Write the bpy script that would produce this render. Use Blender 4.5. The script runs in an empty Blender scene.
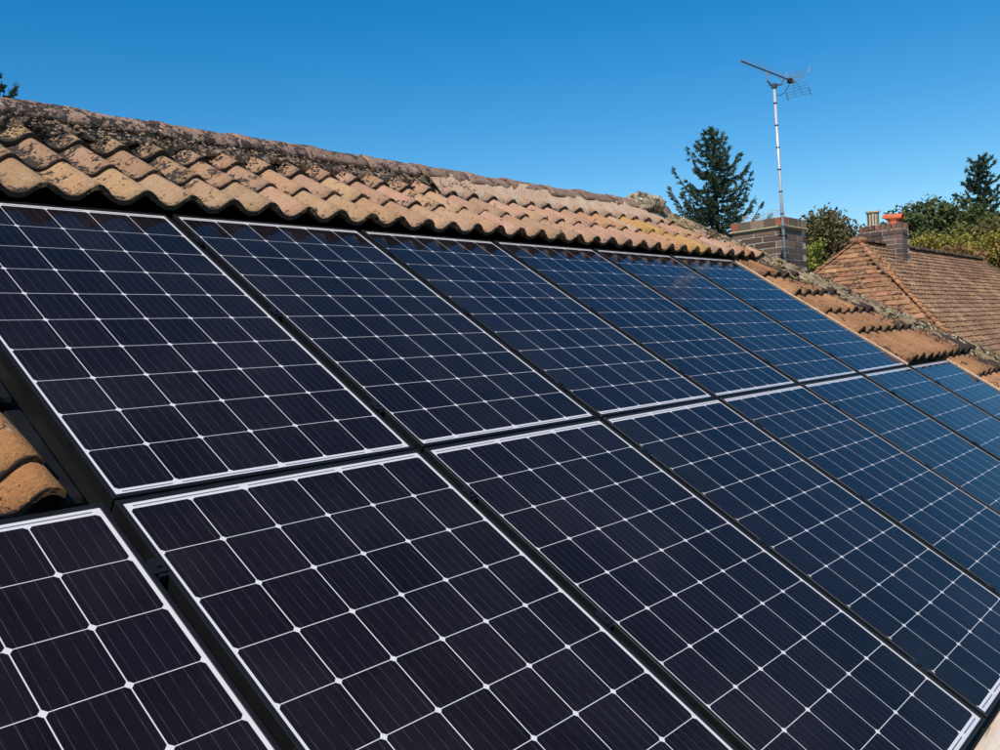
import bpy, bmesh, math, random
import numpy as np
from mathutils import Matrix, Vector, noise
R = math.radians
rnd = random.Random(7)
sc = bpy.context.scene
COL = sc.collection

# ------------------------------------------------------------------ camera
TH = R(34.5); CT, ST = math.cos(TH), math.sin(TH)
RX = Matrix.Rotation(TH, 4, 'X')          # roof frame: x along the ridge, y up the slope, z out of the roof
cam_d = bpy.data.cameras.new('camera'); cam = bpy.data.objects.new('camera', cam_d); COL.objects.link(cam)
right = Vector((0.64112652, -0.76484442, -0.0630063)); down = Vector((-0.05944435, 0.03236015, -0.99770697)); fwd = Vector((0.7651295, 0.64340177, -0.02471873))
m = Matrix.Identity(4)
for i in range(3):
    m[i][0] = right[i]; m[i][1] = -down[i]; m[i][2] = -fwd[i]
m.translation = Vector((-1.0495, -3.4429, -0.6493))
cam.matrix_world = m
cam_d.sensor_width = 36; cam_d.lens = 0.9211 * 36; cam_d.clip_start = 0.05; cam_d.clip_end = 2000
sc.camera = cam

# ------------------------------------------------------------------ light
SUN = Vector((-0.62, -0.27, 0.80)).normalized()
w = bpy.data.worlds.new('World'); sc.world = w; w.use_nodes = True
nt = w.node_tree; bg = nt.nodes['Background']
sky = nt.nodes.new('ShaderNodeTexSky'); sky.sky_type = 'NISHITA'; sky.sun_disc = False
sky.sun_elevation = math.asin(SUN.z); sky.sun_rotation = math.atan2(SUN.x, SUN.y)
sky.air_density = 1.0; sky.dust_density = 0.2; sky.ozone_density = 2.8
hsv = nt.nodes.new('ShaderNodeHueSaturation'); hsv.inputs['Saturation'].default_value = 1.47; hsv.inputs['Hue'].default_value = 0.496
nt.links.new(sky.outputs[0], hsv.inputs['Color']); nt.links.new(hsv.outputs[0], bg.inputs[0])
bg.inputs[1].default_value = 0.130
sd = bpy.data.lights.new('sun', 'SUN'); sd.energy = 4.4; sd.angle = R(0.5); sd.color = (1.0, 0.93, 0.84)
so = bpy.data.objects.new('sun', sd); COL.objects.link(so)
so.rotation_euler = SUN.to_track_quat('Z', 'Y').to_euler(); so.location = (0, 0, 30)
sc.view_settings.view_transform = 'Standard'; sc.view_settings.look = 'None'
sc.view_settings.exposure = 0.0; sc.view_settings.gamma = 1

# ------------------------------------------------------------------ materials
class NT:
    def __init__(s, name):
        s.m = bpy.data.materials.new(name); s.m.use_nodes = True
        s.t = s.m.node_tree; s.b = s.t.nodes['Principled BSDF']
    def n(s, typ, **kw):
        nd = s.t.nodes.new('ShaderNode' + typ)
        for k, v in kw.items():
            if k in nd.inputs.keys(): s.put(nd.inputs[k], v)
            else: setattr(nd, k, v)
        return nd
    def put(s, inp, v):
        if isinstance(v, bpy.types.NodeSocket): s.t.links.new(v, inp)
        else: inp.default_value = v
    def set(s, **kw):
        for k, v in kw.items(): s.put(s.b.inputs[k.replace('_', ' ')], v)
    def noise(s, vec, scale, detail=4, rough=.55):
        return s.n('TexNoise', Vector=vec, Scale=scale, Detail=detail, Roughness=rough).outputs['Fac']
    def math(s, op, a, b=0.0, clamp=False):
        nd = s.t.nodes.new('ShaderNodeMath'); nd.operation = op; nd.use_clamp = clamp
        s.put(nd.inputs[0], a); s.put(nd.inputs[1], b); return nd.outputs[0]
    def ramp(s, fac, lo, hi):
        nd = s.t.nodes.new('ShaderNodeMapRange'); nd.clamp = True
        s.put(nd.inputs[0], fac); s.put(nd.inputs[1], lo); s.put(nd.inputs[2], hi); return nd.outputs[0]
    def mix(s, fac, a, b, mode='MIX'):
        nd = s.t.nodes.new('ShaderNodeMix'); nd.data_type = 'RGBA'; nd.blend_type = mode
        s.put(nd.inputs[0], fac); s.put(nd.inputs[6], a if not isinstance(a, tuple) else (*a, 1)[:4]); s.put(nd.inputs[7], b if not isinstance(b, tuple) else (*b, 1)[:4])
        return nd.outputs[2]
    def coords(s, world=False):
        if world: return s.n('NewGeometry').outputs['Position']
        tc = s.n('TexCoord').outputs['Object']; oi = s.n('ObjectInfo')
        v = s.t.nodes.new('ShaderNodeVectorMath'); v.operation = 'ADD'
        sc_ = s.t.nodes.new('ShaderNodeVectorMath'); sc_.operation = 'SCALE'
        cmb = s.n('CombineXYZ'); s.t.links.new(oi.outputs['Random'], cmb.inputs[0]); s.t.links.new(oi.outputs['Random'], cmb.inputs[1]); cmb.inputs[2].default_value = 1
        s.t.links.new(cmb.outputs[0], sc_.inputs[0]); sc_.inputs['Scale'].default_value = 37.0
        s.t.links.new(tc, v.inputs[0]); s.t.links.new(sc_.outputs[0], v.inputs[1]); return v.outputs[0]
    def bump(s, h, dist, strength=1.0):
        b = s.n('Bump', Height=h, Distance=dist, Strength=strength); s.put(s.b.inputs['Normal'], b.outputs[0]); return b
MT = {}
def simple(name, col, rough=.6, metal=0, var=0.15, scale=8, bump=0, world=True, **kw):
    t = NT(name); c = t.coords(world)
    f = t.noise(c, scale, 6)
    d = tuple(x * (1 - var) for x in col); u = tuple(min(1, x * (1 + var)) for x in col)
    t.set(Base_Color=t.mix(t.ramp(f, .3, .7), d, u), Roughness=rough, Metallic=metal, **kw)
    if bump: t.bump(t.noise(c, scale * 4, 6), bump)
    MT[name] = t.m; return t.m

def pv_common(t):
    t.set(Coat_Weight=1.0, Coat_Roughness=0.09, Coat_IOR=1.24)
# silicon cell under glass, five thin busbars
t = NT('pv_cell'); tc = t.n('TexCoord').outputs['Object']; sx = t.n('SeparateXYZ', Vector=tc)
x5 = t.math('MULTIPLY', t.math('ADD', sx.outputs[0], .0775), 5 / .155)
fr = t.math('ABSOLUTE', t.math('SUBTRACT', t.math('FRACT', x5), .5))
bus = t.math('LESS_THAN', fr, .014)
brk = t.ramp(t.noise(t.n('Mapping', Vector=t.coords(), Scale=(30, 14, 1)).outputs[0], 1.0, 2), .25, .6)
oi = t.n('ObjectInfo')
base = t.mix(oi.outputs['Random'], (.0050, .0036, .0052), (.0095, .0068, .0098))
streak = t.noise(t.n('Mapping', Vector=t.coords(), Scale=(260, 5, 1)).outputs[0], 1.0, 2)
base = t.mix(t.ramp(streak, .35, .8), base, (.012, .009, .013))
dust = t.ramp(t.noise(t.coords(True), 2.2, 7), .45, .85)
base = t.mix(t.math('MULTIPLY', dust, .03), base, (.30, .27, .24))
t.set(Base_Color=t.mix(t.math('MULTIPLY', bus, t.math('MULTIPLY', brk, .34)), base, (.22, .22, .25)), Roughness=.6, Specular_IOR_Level=.0); pv_common(t); MT['cell'] = t.m
t = NT('pv_backsheet'); t.set(Base_Color=(.68, .63, .62, 1), Roughness=.55); pv_common(t); MT['backsheet'] = t.m
t = NT('pv_ribbon'); t.set(Base_Color=(.16, .16, .19, 1), Roughness=.4, Metallic=.3); pv_common(t); MT['ribbon'] = t.m
simple('black_frame', (.009, .009, .010), .45, 0, .2, 20, Specular_IOR_Level=.25)
simple('black_plastic', (.010, .0095, .009), .6, 0, .4, 6, Specular_IOR_Level=.12)
t = NT('channel'); c = t.coords(True); f_ = t.noise(t.n('Mapping', Vector=c, Scale=(30, 5, 5)).outputs[0], 1.0, 5, .7)
t.set(Base_Color=t.mix(t.ramp(f_, .55, .68), (.012, .012, .011), (.20, .19, .16)), Roughness=.7, Specular_IOR_Level=.2); MT['channel'] = t.m
simple('lead', (.40, .36, .29), .6, 0, .3, 9, .002)
simple('galv', (.62, .61, .63), .4, .35, .12, 12)
simple('dark_metal', (.10, .10, .11), .5, .4, .2, 12)
simple('alu', (.42, .41, .42), .4, .7, .2, 12)
simple('render_wall', (.55, .50, .42), .9, 0, .1, 3, .003)

# weathered clay pantile. object colour: rgb tint, alpha = how much dark lichen
def tile_mat(name, c1, c2, c3, trough=True, pale=.5, green=0.0):
    t = NT(name); c = t.coords(); oi = t.n('ObjectInfo'); wp = t.coords(True)
    col = t.mix(t.ramp(t.noise(c, 9, 5), .3, .7), c1, c2)
    col = t.mix(t.math('MULTIPLY', t.ramp(oi.outputs['Random'], .2, 1), .65), col, c3)
    fine = t.noise(c, 95, 5, .7)
    col = t.mix(t.math('MULTIPLY', t.ramp(fine, .48, .68), .55), col, tuple(x * .45 for x in c1))
    col = t.mix(t.math('MULTIPLY', t.ramp(t.noise(c, 48, 6, .75), .60, .66), .85), col, tuple(x * .16 for x in c1))
    col = t.mix(t.math('MULTIPLY', t.ramp(t.noise(c, 230, 3, .6), .52, .66), .40), col, tuple(x * .38 for x in c1))
    col = t.mix(t.math('MULTIPLY', t.ramp(t.noise(c, 170, 3, .6), .60, .68), .45), col, tuple(min(1, x * 1.5) for x in c2))
    col = t.mix(1.0, col, oi.outputs['Color'], 'MULTIPLY')
    if green: col = t.mix(t.math('MULTIPLY', t.ramp(t.noise(wp, 3.3, 5), .42, .7), green), col, (.19, .17, .065))
    # pale lichen dots
    vo = t.n('TexVoronoi', Vector=c, Scale=26.0); pm = t.math('MULTIPLY', t.ramp(vo.outputs['Distance'], .30, .12), t.ramp(t.noise(c, 7, 3), .52, .62))
    col = t.mix(t.math('MULTIPLY', pm, pale), col, (.50, .44, .36))
    # dark lichen: blotches with sharp edges, mostly in the pan
    amt = oi.outputs['Alpha']
    ln = t.math('ADD', t.math('MULTIPLY', t.noise(c, 15, 5, .6), .62), t.math('MULTIPLY', t.noise(c, 60, 4, .6), .38))
    if trough:
        sx = t.n('SeparateXYZ', Vector=t.n('TexCoord').outputs['Object'])
        dx = t.math('ABSOLUTE', t.math('SUBTRACT', sx.outputs[0], .035))
        tr = t.ramp(dx, .085, .0)
        ln = t.math('ADD', ln, t.math('MULTIPLY', t.math('SUBTRACT', tr, .45), .16))
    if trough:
        edge = t.ramp(sx.outputs[1], .011, .005)  # lower edge blackened: algae plus painted-in shade under each course
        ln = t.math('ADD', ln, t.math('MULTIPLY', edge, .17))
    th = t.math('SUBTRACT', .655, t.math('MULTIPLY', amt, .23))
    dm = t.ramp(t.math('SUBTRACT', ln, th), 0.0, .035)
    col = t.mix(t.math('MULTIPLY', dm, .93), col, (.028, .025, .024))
    t.set(Base_Color=col, Roughness=.92, Specular_IOR_Level=.25)
    t.bump(t.math('ADD', t.math('MULTIPLY', fine, .6), t.math('ADD', t.math('MULTIPLY', t.noise(c, 22, 4), 1.0), t.math('MULTIPLY', dm, .35))), .010, 1.0)
    MT[name] = t.m
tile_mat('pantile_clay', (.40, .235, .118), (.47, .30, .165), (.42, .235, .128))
tile_mat('plain_clay', (.37, .18, .085), (.48, .265, .14), (.30, .145, .075), trough=False, pale=.45)
tile_mat('plain_clay_mossy', (.30, .17, .085), (.36, .215, .11), (.22, .12, .07), trough=False, pale=.3, green=.35)
tile_mat('ridge_clay', (.33, .20, .135), (.42, .28, .20), (.27, .15, .105), trough=False, pale=.9)

def mortar(name, c1, c2, dark, amt, sc1=6):
    t = NT(name); c = t.coords(True)
    col = t.mix(t.ramp(t.noise(c, sc1, 6), .3, .7), c1, c2)
    ln = t.math('ADD', t.math('MULTIPLY', t.noise(c, 11, 5, .65), .6), t.math('MULTIPLY', t.noise(c, 55, 4), .4))
    col = t.mix(t.ramp(ln, amt, amt + .05), col, dark)
    vo = t.n('TexVoronoi', Vector=c, Scale=22.0); col = t.mix(t.math('MULTIPLY', t.ramp(vo.outputs['Distance'], .34, .2), t.ramp(t.noise(c, 6, 3), .5, .6)), col, (.55, .50, .42))
    t.set(Base_Color=col, Roughness=.95, Specular_IOR_Level=.2)
    t.bump(t.math('ADD', t.noise(c, 60, 6, .7), t.noise(c, 14, 4)), .012, 1.0); MT[name] = t.m
mortar('mortar_pale', (.58, .365, .235), (.70, .48, .32), (.17, .13, .09), .60)
mortar('mortar_mossy', (.25, .16, .105), (.40, .27, .185), (.055, .042, .032), .51)
mortar('mortar_lichen', (.24, .165, .095), (.40, .30, .19), (.085, .062, .042), .51)
mortar('mortar_lumpy', (.38, .28, .18), (.46, .36, .24), (.07, .06, .045), .50)

t = NT('moss'); oi = t.n('NewGeometry'); c = t.coords(True)
f = t.noise(c, 9, 3)
vc = t.n('TexVoronoi', Vector=c, Scale=24.0)
sp = t.n('SeparateColor', Color=vc.outputs['Color'])
col = t.mix(t.ramp(sp.outputs[0], .45, .55), (.17, .115, .055), (.34, .26, .12))
col = t.mix(t.ramp(sp.outputs[1], .70, .74), col, (.055, .045, .035))
col = t.mix(t.ramp(sp.outputs[2], .87, .90), col, (.52, .46, .37))
t.set(Base_Color=col, Roughness=1.0, Specular_IOR_Level=.1); t.bump(t.noise(c, 120, 4), .006); MT['moss'] = t.m

def brick_mat(name, c1, c2):
    t = NT(name); c = t.coords(); oi = t.n('ObjectInfo')
    col = t.mix(oi.outputs['Random'], c1, c2)
    col = t.mix(t.math('MULTIPLY', t.ramp(t.noise(c, 30, 5), .45, .75), .5), col, tuple(x * .45 for x in c1))
    col = t.mix(1.0, col, oi.outputs['Color'], 'MULTIPLY')
    t.set(Base_Color=col, Roughness=.9); t.bump(t.noise(c, 80, 5), .004); MT[name] = t.m
brick_mat('brick_purple', (.120, .078, .056), (.200, .130, .088))
brick_mat('brick_olive', (.17, .13, .085), (.22, .16, .10))
simple('joint', (.44, .39, .32), .95, 0, .2, 30)
simple('joint_cream', (.50, .44, .27), .95, 0, .25, 20)
simple('pot_buff', (.50, .42, .28), .8, 0, .25, 14, .003)
simple('pot_red', (.62, .13, .045), .75, 0, .2, 10, .002)
simple('soot', (.02, .018, .016), .9)

def wood_mat():
    t = NT('plank_wood'); c = t.n('Mapping', Vector=t.coords(True), Scale=(2.0, 34, 34)).outputs[0]
    f = t.noise(c, 1.0, 8, .65)
    col = t.mix(t.ramp(f, .35, .65), (.60, .46, .33), (.80, .68, .57))
    col = t.mix(t.ramp(t.noise(t.n('Mapping', Vector=t.coords(True), Scale=(5, 110, 110)).outputs[0], 1.0, 3), .66, .72), col, (.16, .11, .07))
    t.set(Base_Color=col, Roughness=.85); t.bump(f, .004); MT['plank'] = t.m
wood_mat()
def leaf_mat(name, c1, c2, c3=None):
    t = NT(name); wp = t.coords(True); g = t.n('NewGeometry')
    rr = t.n('TexWhiteNoise', noise_dimensions='1D') ; t.t.links.new(g.outputs['Random Per Island'], rr.inputs['W'])
    col = t.mix(rr.outputs['Value'], c1, c2)
    if c3: col = t.mix(t.ramp(t.noise(wp, 1.6, 3), .47, .62), col, c3)
    t.set(Base_Color=col, Roughness=.65, Specular_IOR_Level=.3)
    tr = t.n('BsdfTranslucent', Color=col); mx = t.n('MixShader'); mx.inputs[0].default_value = .22
    t.t.links.new(t.b.outputs[0], mx.inputs[1]); t.t.links.new(tr.outputs[0], mx.inputs[2])
    t.t.links.new(mx.outputs[0], t.t.nodes['Material Output'].inputs[0]); MT[name] = t.m
leaf_mat('needles', (.040, .075, .048), (.095, .135, .075))
leaf_mat('needles_dark', (.032, .060, .042), (.070, .105, .065))
leaf_mat('leaf_brown', (.10, .095, .034), (.17, .135, .055), (.16, .105, .05))
leaf_mat('leaf_green', (.08, .115, .036), (.145, .17, .055), (.07, .085, .032))
leaf_mat('leaf_olive', (.12, .13, .030), (.21, .19, .048), (.14, .11, .036))
leaf_mat('leaf_yellow', (.24, .22, .035), (.40, .33, .06), (.36, .22, .055))
leaf_mat('leaf_lime', (.22, .25, .035), (.34, .34, .07))
leaf_mat('leaf_rust', (.30, .15, .05), (.36, .20, .09))
simple('bark', (.10, .075, .055), .95, 0, .3, 12, .01)
simple('grass', (.07, .10, .03), .95, 0, .35, 2)
simple('soffit', (.12, .10, .085), .9)
t = NT('far_tiles'); c = t.coords(True)
br = t.n('TexBrick', Vector=c, Scale=5.0); t.set(Base_Color=t.mix(t.noise(c, 5), (.30, .13, .07), (.42, .22, .12)), Roughness=.9); MT['far_tiles'] = t.m

# ------------------------------------------------------------------ object helpers
def link(name, me, mat=None, parent=None, mw=None, kind=None, label=None):
    o = bpy.data.objects.new(name, me); COL.objects.link(o)
    if mat is not None and me is not None and not me.materials: me.materials.append(MT[mat])
    if parent is not None:
        o.parent = parent
        if mw is not None:
            o.matrix_basis = (WM[parent.name].inverted() @ mw)
        WM[o.name] = mw if mw is not None else WM[parent.name].copy()
    else:
        if mw is not None: o.matrix_basis = mw
        WM[o.name] = mw if mw is not None else Matrix.Identity(4)
    if kind: o['kind'] = kind
    if label: o['label'] = label
    return o
WM = {}
def thing(name, label, cat, loc, group=None, mw=None):
    o = link(name, None, mw=mw if mw is not None else Matrix.Translation(Vector(loc)))
    o['label'] = label; o['category'] = cat
    if group: o['group'] = group
    return o
def mesh(name, vs, fs, smooth=False):
    me = bpy.data.meshes.new(name); me.from_pydata([tuple(v) for v in vs], [], fs); me.update()
    if smooth: me.polygons.foreach_set('use_smooth', [True] * len(me.polygons))
    return me
class MB:
    def __init__(s): s.v = []; s.f = []
    def box(s, x0, x1, y0, y1, z0, z1, M=None):
        b = len(s.v); p = [Vector((x, y, z)) for z in (z0, z1) for y in (y0, y1) for x in (x0, x1)]
        s.v += [(M @ q if M else q) for q in p]
        s.f += [tuple(b + i for i in f) for f in ((0, 2, 3, 1), (4, 5, 7, 6), (0, 1, 5, 4), (2, 6, 7, 3), (0, 4, 6, 2), (1, 3, 7, 5))]
    def tube(s, a, b, r0, r1=None, n=8, cap=True):
        a = Vector(a); b = Vector(b); r1 = r0 if r1 is None else r1
        q = (b - a).to_track_quat('Z', 'Y'); k = len(s.v)
        for P, r in ((a, r0), (b, r1)):
            for i in range(n):
                s.v.append(P + q @ Vector((r * math.cos(2 * math.pi * i / n), r * math.sin(2 * math.pi * i / n), 0)))
        for i in range(n): j = (i + 1) % n; s.f.append((k + i, k + j, k + n + j, k + n + i))
        if cap: s.f.append(tuple(k + i for i in reversed(range(n)))); s.f.append(tuple(k + n + i for i in range(n)))
    def me(s, name, smooth=False, bevel=0):
        me = mesh(name, s.v, s.f, smooth)
        if bevel:
            bm = bmesh.new(); bm.from_mesh(me)
            bmesh.ops.bevel(bm, geom=bm.edges[:], offset=bevel, segments=1, affect='EDGES', profile=.5)
            bm.to_mesh(me); bm.free()
        return me
def fix_normals(me):
    bm = bmesh.new(); bm.from_mesh(me); bmesh.ops.recalc_face_normals(bm, faces=bm.faces[:]); bm.to_mesh(me); bm.free(); return me
def roofM(x=0, y=0, z=0): return RX @ Matrix.Translation((x, y, z))
def rp(u, v, h): return RX @ Vector((u, -v, h))
def n3(p, s, seed=0): return noise.noise(Vector((p[0] * s + seed, p[1] * s - seed * .7, p[2] * s + seed * 1.3)))

GZ = -4.7
V_AP, V_EV, U_RE, U_L = -0.89, 3.66, 6.20, -4.2      # apex and eave along the slope, ridge end, left verge
H0 = -0.03
def hip_u(v): return U_RE + .824 * (v - V_AP)

# ------------------------------------------------------------------ ground
g = link('ground', mesh('ground', [(-600, -600, GZ), (600, -600, GZ), (600, 600, GZ), (-600, 600, GZ)], [(0, 1, 2, 3)]), 'grass', kind='structure')

# ------------------------------------------------------------------ our house
house = thing('house', 'near house with a clay pantile hipped roof that carries the black solar panels', 'house', (2.5, .73, GZ))
dk = H0 - .075
ap0 = rp(U_L, V_AP, dk); ap1 = rp(U_RE, V_AP, dk); ev0 = rp(U_L, V_EV, dk); ev1 = rp(hip_u(V_EV), V_EV, dk)
run = (ap1.y - ev1.y)
bk0 = Vector((U_L, ap0.y + run, ev0.z)); bk1 = Vector((ev1.x, ap1.y + run, ev1.z))
th = Vector((0, 0, -.12))
V = [ap0, ap1, ev0, ev1, bk0, bk1]; V += [q + th for q in V]
F = [(0, 2, 3, 1), (1, 3, 5), (0, 1, 5, 4), (0, 4, 2), (2, 8, 9, 3), (3, 9, 11, 5), (5, 11, 10, 4), (4, 10, 8, 2), (6, 7, 9, 8), (7, 11, 9), (6, 10, 11, 7), (6, 8, 10)]
roof = link('roof', fix_normals(mesh('roof', V, F)), 'soffit', house, Matrix.Identity(4))
mb = MB(); mb.box(U_L + .1, ev1.x - .35, ev0.y + .35, bk0.y - .35, GZ, ev0.z - .13)
link('wall', mb.me('wall'), 'render_wall', house, Matrix.Identity(4))

# pantile meshes: x 0 is the left edge (pan), the roll stands near x .16, y 0 the lower edge
TW, TL, TT, TA = .2, .385, .020, .052
def tile_prof(x):
    t = (x / TW) % 1.0
    return TA * (0.5 + 0.5 * math.cos(2 * math.pi * (t - .80))) ** 1.35
def pantile(seed, nx=15, ny=5):
    vs = []; fs = []
    xs = [-.012 + (TW + .018) * i / (nx - 1) for i in range(nx)]
    for side in (0, 1):
        for j in range(ny):
            for i, x in enumerate(xs):
                fy = j / (ny - 1); y = TL * fy
                z = tile_prof(x) if 0 <= x <= TW else (tile_prof(x) - (.006 if x < 0 else 0))
                q = (x, y, z)
                wob = n3(q, 9, seed) * .0022
                ye = y + (n3((x, 0, seed), 40, seed) * .004 + n3((x, 0, seed), 9, 3 * seed) * .006 if j == 0 else 0)
                if side == 0: vs.append((x, ye, z + wob))
                else: vs.append((x, ye + (.002 if j == 0 else 0), z + wob - TT))
    N = nx * ny
    for j in range(ny - 1):
        for i in range(nx - 1):
            a = j * nx + i; fs.append((a, a + 1, a + nx + 1, a + nx)); b = a + N; fs.append((b, b + nx, b + nx + 1, b + 1))
    for i in range(nx - 1): fs.append((i, N + i, N + i + 1, i + 1)); a = (ny - 1) * nx + i; fs.append((a, a + 1, N + a + 1, N + a))
    for j in range(ny - 1): a = j * nx; fs.append((a, a + nx, N + a + nx, N + a)); a += nx - 1; fs.append((a, N + a, N + a + nx, a + nx))
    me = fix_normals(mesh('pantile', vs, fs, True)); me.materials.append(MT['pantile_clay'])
    me.polygons.foreach_set('use_smooth', [abs(p.normal.z) > .45 for p in me.polygons])
    return me
TILES = [pantile(s) for s in (1.3, 4.7, 9.1, 13.9)]
# vertical plane through the hip, in roof coordinates
hipn = (RX.inverted().to_3x3() @ Vector((1, 1, 0)).normalized())
hipo = RX.inverted() @ (rp(U_RE, V_AP, 0))
ntile = 0
def place_tile(u, v, h, tilt, cuts=(), dirt=.2, tint=None):
    global ntile
    jm = Matrix.Translation((u + rnd.uniform(-.003, .003), -v + rnd.uniform(-.006, .006), h + rnd.uniform(-.002, .002))) \
        @ Matrix.Rotation(-tilt + R(rnd.uniform(-.5, .5)), 4, 'X') @ Matrix.Rotation(R(rnd.uniform(-1.1, 1.1)), 4, 'Y') @ Matrix.Rotation(R(rnd.uniform(-.6, .6)), 4, 'Z')
    src = TILES[rnd.randrange(4)]; mw = RX @ jm; me = src
    for co, no in cuts:
        cs = [jm @ Vector((x, y, .02)) for x in (0, TW) for y in (0, TL)]
        ds = [(q - Vector(co)).dot(Vector(no)) for q in cs]
        if min(ds) > -.005: return
        if max(ds) > 0:
            bm = bmesh.new(); bm.from_mesh(me); bmesh.ops.transform(bm, matrix=jm, verts=bm.verts)
            r = bmesh.ops.bisect_plane(bm, geom=bm.verts[:] + bm.edges[:] + bm.faces[:], plane_co=co, plane_no=no, clear_outer=True)
            ed = [e for e in r['geom_cut'] if isinstance(e, bmesh.types.BMEdge)]
            try: bmesh.ops.edgeloop_fill(bm, edges=ed)
            except Exception: pass
            bmesh.ops.transform(bm, matrix=jm.inverted(), verts=bm.verts)
            if not bm.faces: bm.free(); return
            me = bpy.data.meshes.new('pantile_cut'); bm.to_mesh(me); bm.free()
            if not me.materials: me.materials.append(MT['pantile_clay'])
    o = link('tile', me, None, roof, mw)
    k = rnd.uniform(.86, 1.14)
    if tint is None: q_ = max(0, min(1, (u - .5) / 3.5)); tint = (k * (1 + .08 * q_), k * (1 + .04 * q_) * rnd.uniform(.96, 1.02), k * (1 + .22 * q_) * rnd.uniform(.92, 1.06))
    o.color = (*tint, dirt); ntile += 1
G0 = .15
HIPCUT = (tuple(hipo - hipn * .05), tuple(hipn))
tl = R(7.8)
yellow = {(0, 26): 1, (0, 27): 1, (1, 25): 1, (1, 26): 1}
U_FL = 6.225
def top_row(k, v, h, tilt):
    i0 = int((-2.4 - G0) / .2)
    for i in range(i0, 45):
        u = G0 + .2 * i
        cuts = [HIPCUT]
        left = max(0, min(1, (3.2 - u) / 3))
        dirt = (.45, .78, .92)[k] * left + (.34, .42, .55)[k] * (1 - left)
        if u > 5.6: dirt += .3 * min(1, (u - 5.6) / .8)
        dirt += rnd.uniform(-.12, .2)
        tint = None
        if (k, i) in yellow: tint = (1.16, 1.10, .72); dirt = 0
        elif u > 4.3 and k < 2 and rnd.random() < .25: tint = (1.12, .98, .95)
        place_tile(u, v + (-.01 if k else 0), h, tilt, cuts, max(0, dirt), tint)
top_row(0, -.015, .034, R(8.2))
top_row(1, -.318, .004, tl)
top_row(2, -.62, -.014, tl)
# right of the panels, down to the hip
rows = [.285, .587, .888, 1.19, 1.49, 1.635]
for k, v in enumerate(rows):
    for i in range(30, 46):
        u = G0 + .2 * i
        if v > 1.6 and u < 6.2: pass
        inner = ((U_FL, 0, 0), (-1, 0, 0))
        d = hip_u(v - .2) - u
        dirt = .46 + max(0, 1.35 * (1 - d / 1.0)) + rnd.uniform(-.05, .2)
        kk = rnd.uniform(.74, 1.12)
        place_tile(u, v, (-.002 if v < 1.6 else .022), (tl if v < 1.6 else R(5)), [inner, HIPCUT], dirt, (kk * .86, kk * .70, kk * .62))
for k in range(6):
    v = 1.935 + .30 * k
    for i in range(34, 54):
        u = G0 + .2 * i; d = hip_u(v - .2) - u
        dirt = .46 + max(0, 1.35 * (1 - d / 1.0)) + rnd.uniform(-.05, .2); kk = rnd.uniform(.74, 1.12)
        place_tile(u, v, -.002, tl, [((7.245, 0, 0), (-1, 0, 0)), HIPCUT], dirt, (kk * .86, kk * .70, kk * .62))
# left of the panels
for k, v in enumerate((.305, .61, .915, 1.22, 1.52, 1.635)):
    for i in range(-8, 1):
        u = -.300 + .2 * i
        place_tile(u, v, -.004 if k < 5 else -.002, tl, [((-.112, 0, 0), (1, 0, 0))], .38 + rnd.uniform(0, .12), (.90, .68, .48))
print('tiles', ntile)

# black in-roof trays and flashings
def roofbox(name, u0, u1, v0, v1, h0, h1, mat, parent=None, bev=.004, label=None, kind=None):
    mb = MB(); cx, cy = (u0 + u1) / 2, -(v0 + v1) / 2
    mb.box(u0 - cx, u1 - cx, -v1 - cy, -v0 - cy, h0, h1)
    return link(name, mb.me(name, bevel=bev), mat, parent or roof, roofM(cx, cy, 0), label=label, kind=kind)
PU, PV, PWD, PLN = 1.0238, 1.6575, .992, 1.650
roofbox('mounting_tray', -.115, 6.215, -.30, 1.655, -.075, -.055, 'black_plastic')
roofbox('mounting_tray', -1.14, 7.235, 1.66, 3.33, -.078, -.058, 'black_plastic')
for v0 in (-.02, .40, .82, 1.24):
    roofbox('side_flashing', -.100, -.045, v0, v0 + .38, -.055, -.012, 'black_plastic', bev=.010)
for u0 in [P * PU - .0159 for P in range(-1, 9)]:
    vt = 0.0 if 0.5 < (u0 + .0159) / PU + .5 < 6.6 else 1.66
    roofbox('channel', u0 - .006, u0 + .006, vt, 3.32, -.055, -.040, 'channel', bev=.002)
for (u0, v0, v1) in ((6.118, -.01, 1.632), (7.142, 1.648, 3.32)):
    roofbox('lead_flashing', u0, u0 + .088, v0, v1, -.050, -.014, 'lead', bev=.004)
    roofbox('flashing_upstand', u0 + .090, u0 + .100, v0, v1, -.050, -.002, 'mortar_pale', bev=.002)

# ridge and hip tiles
def barrel(name, L, r, mat, seed, ang=78, na=12, nl=9, lip=.004):
    vs = []; fs = []
    for side in (0, 1):
        rr = r - side * .016
        for j in range(nl):
            for i in range(na + 1):
                a = R(-ang + 2 * ang * i / na); x = L * j / (nl - 1)
                q = rr + (lip if j <= 1 else 0) - .006 * j / nl
                w_ = n3((x, a * .1, seed), 14, seed) * .007 + n3((x, a * .1, seed), 34, seed) * .004
                vs.append((x, (q + w_) * math.sin(a), (q + w_) * math.cos(a)))
    n1 = na + 1; N = n1 * nl
    for j in range(nl - 1):
        for i in range(na):
            a = j * n1 + i; fs.append((a, a + 1, a + n1 + 1, a + n1)); b = a + N; fs.append((b, b + n1, b + n1 + 1, b + 1))
    for i in range(na):
        fs.append((i, N + i, N + i + 1, i + 1)); a = (nl - 1) * n1 + i; fs.append((a, a + 1, N + a + 1, N + a))
    for j in range(nl - 1):
        a = j * n1; fs.append((a, a + n1, N + a + n1, N + a)); a += na; fs.append((a, N + a, N + a + n1, a + n1))
    me = fix_normals(mesh(name, vs, fs, True)); me.materials.append(MT[mat]); return me
RT = [barrel('ridge_tile', .452, .125, 'ridge_clay', s) for s in (2.2, 6.1, 8.8)]
apex = rp(0, V_AP, H0)
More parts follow.
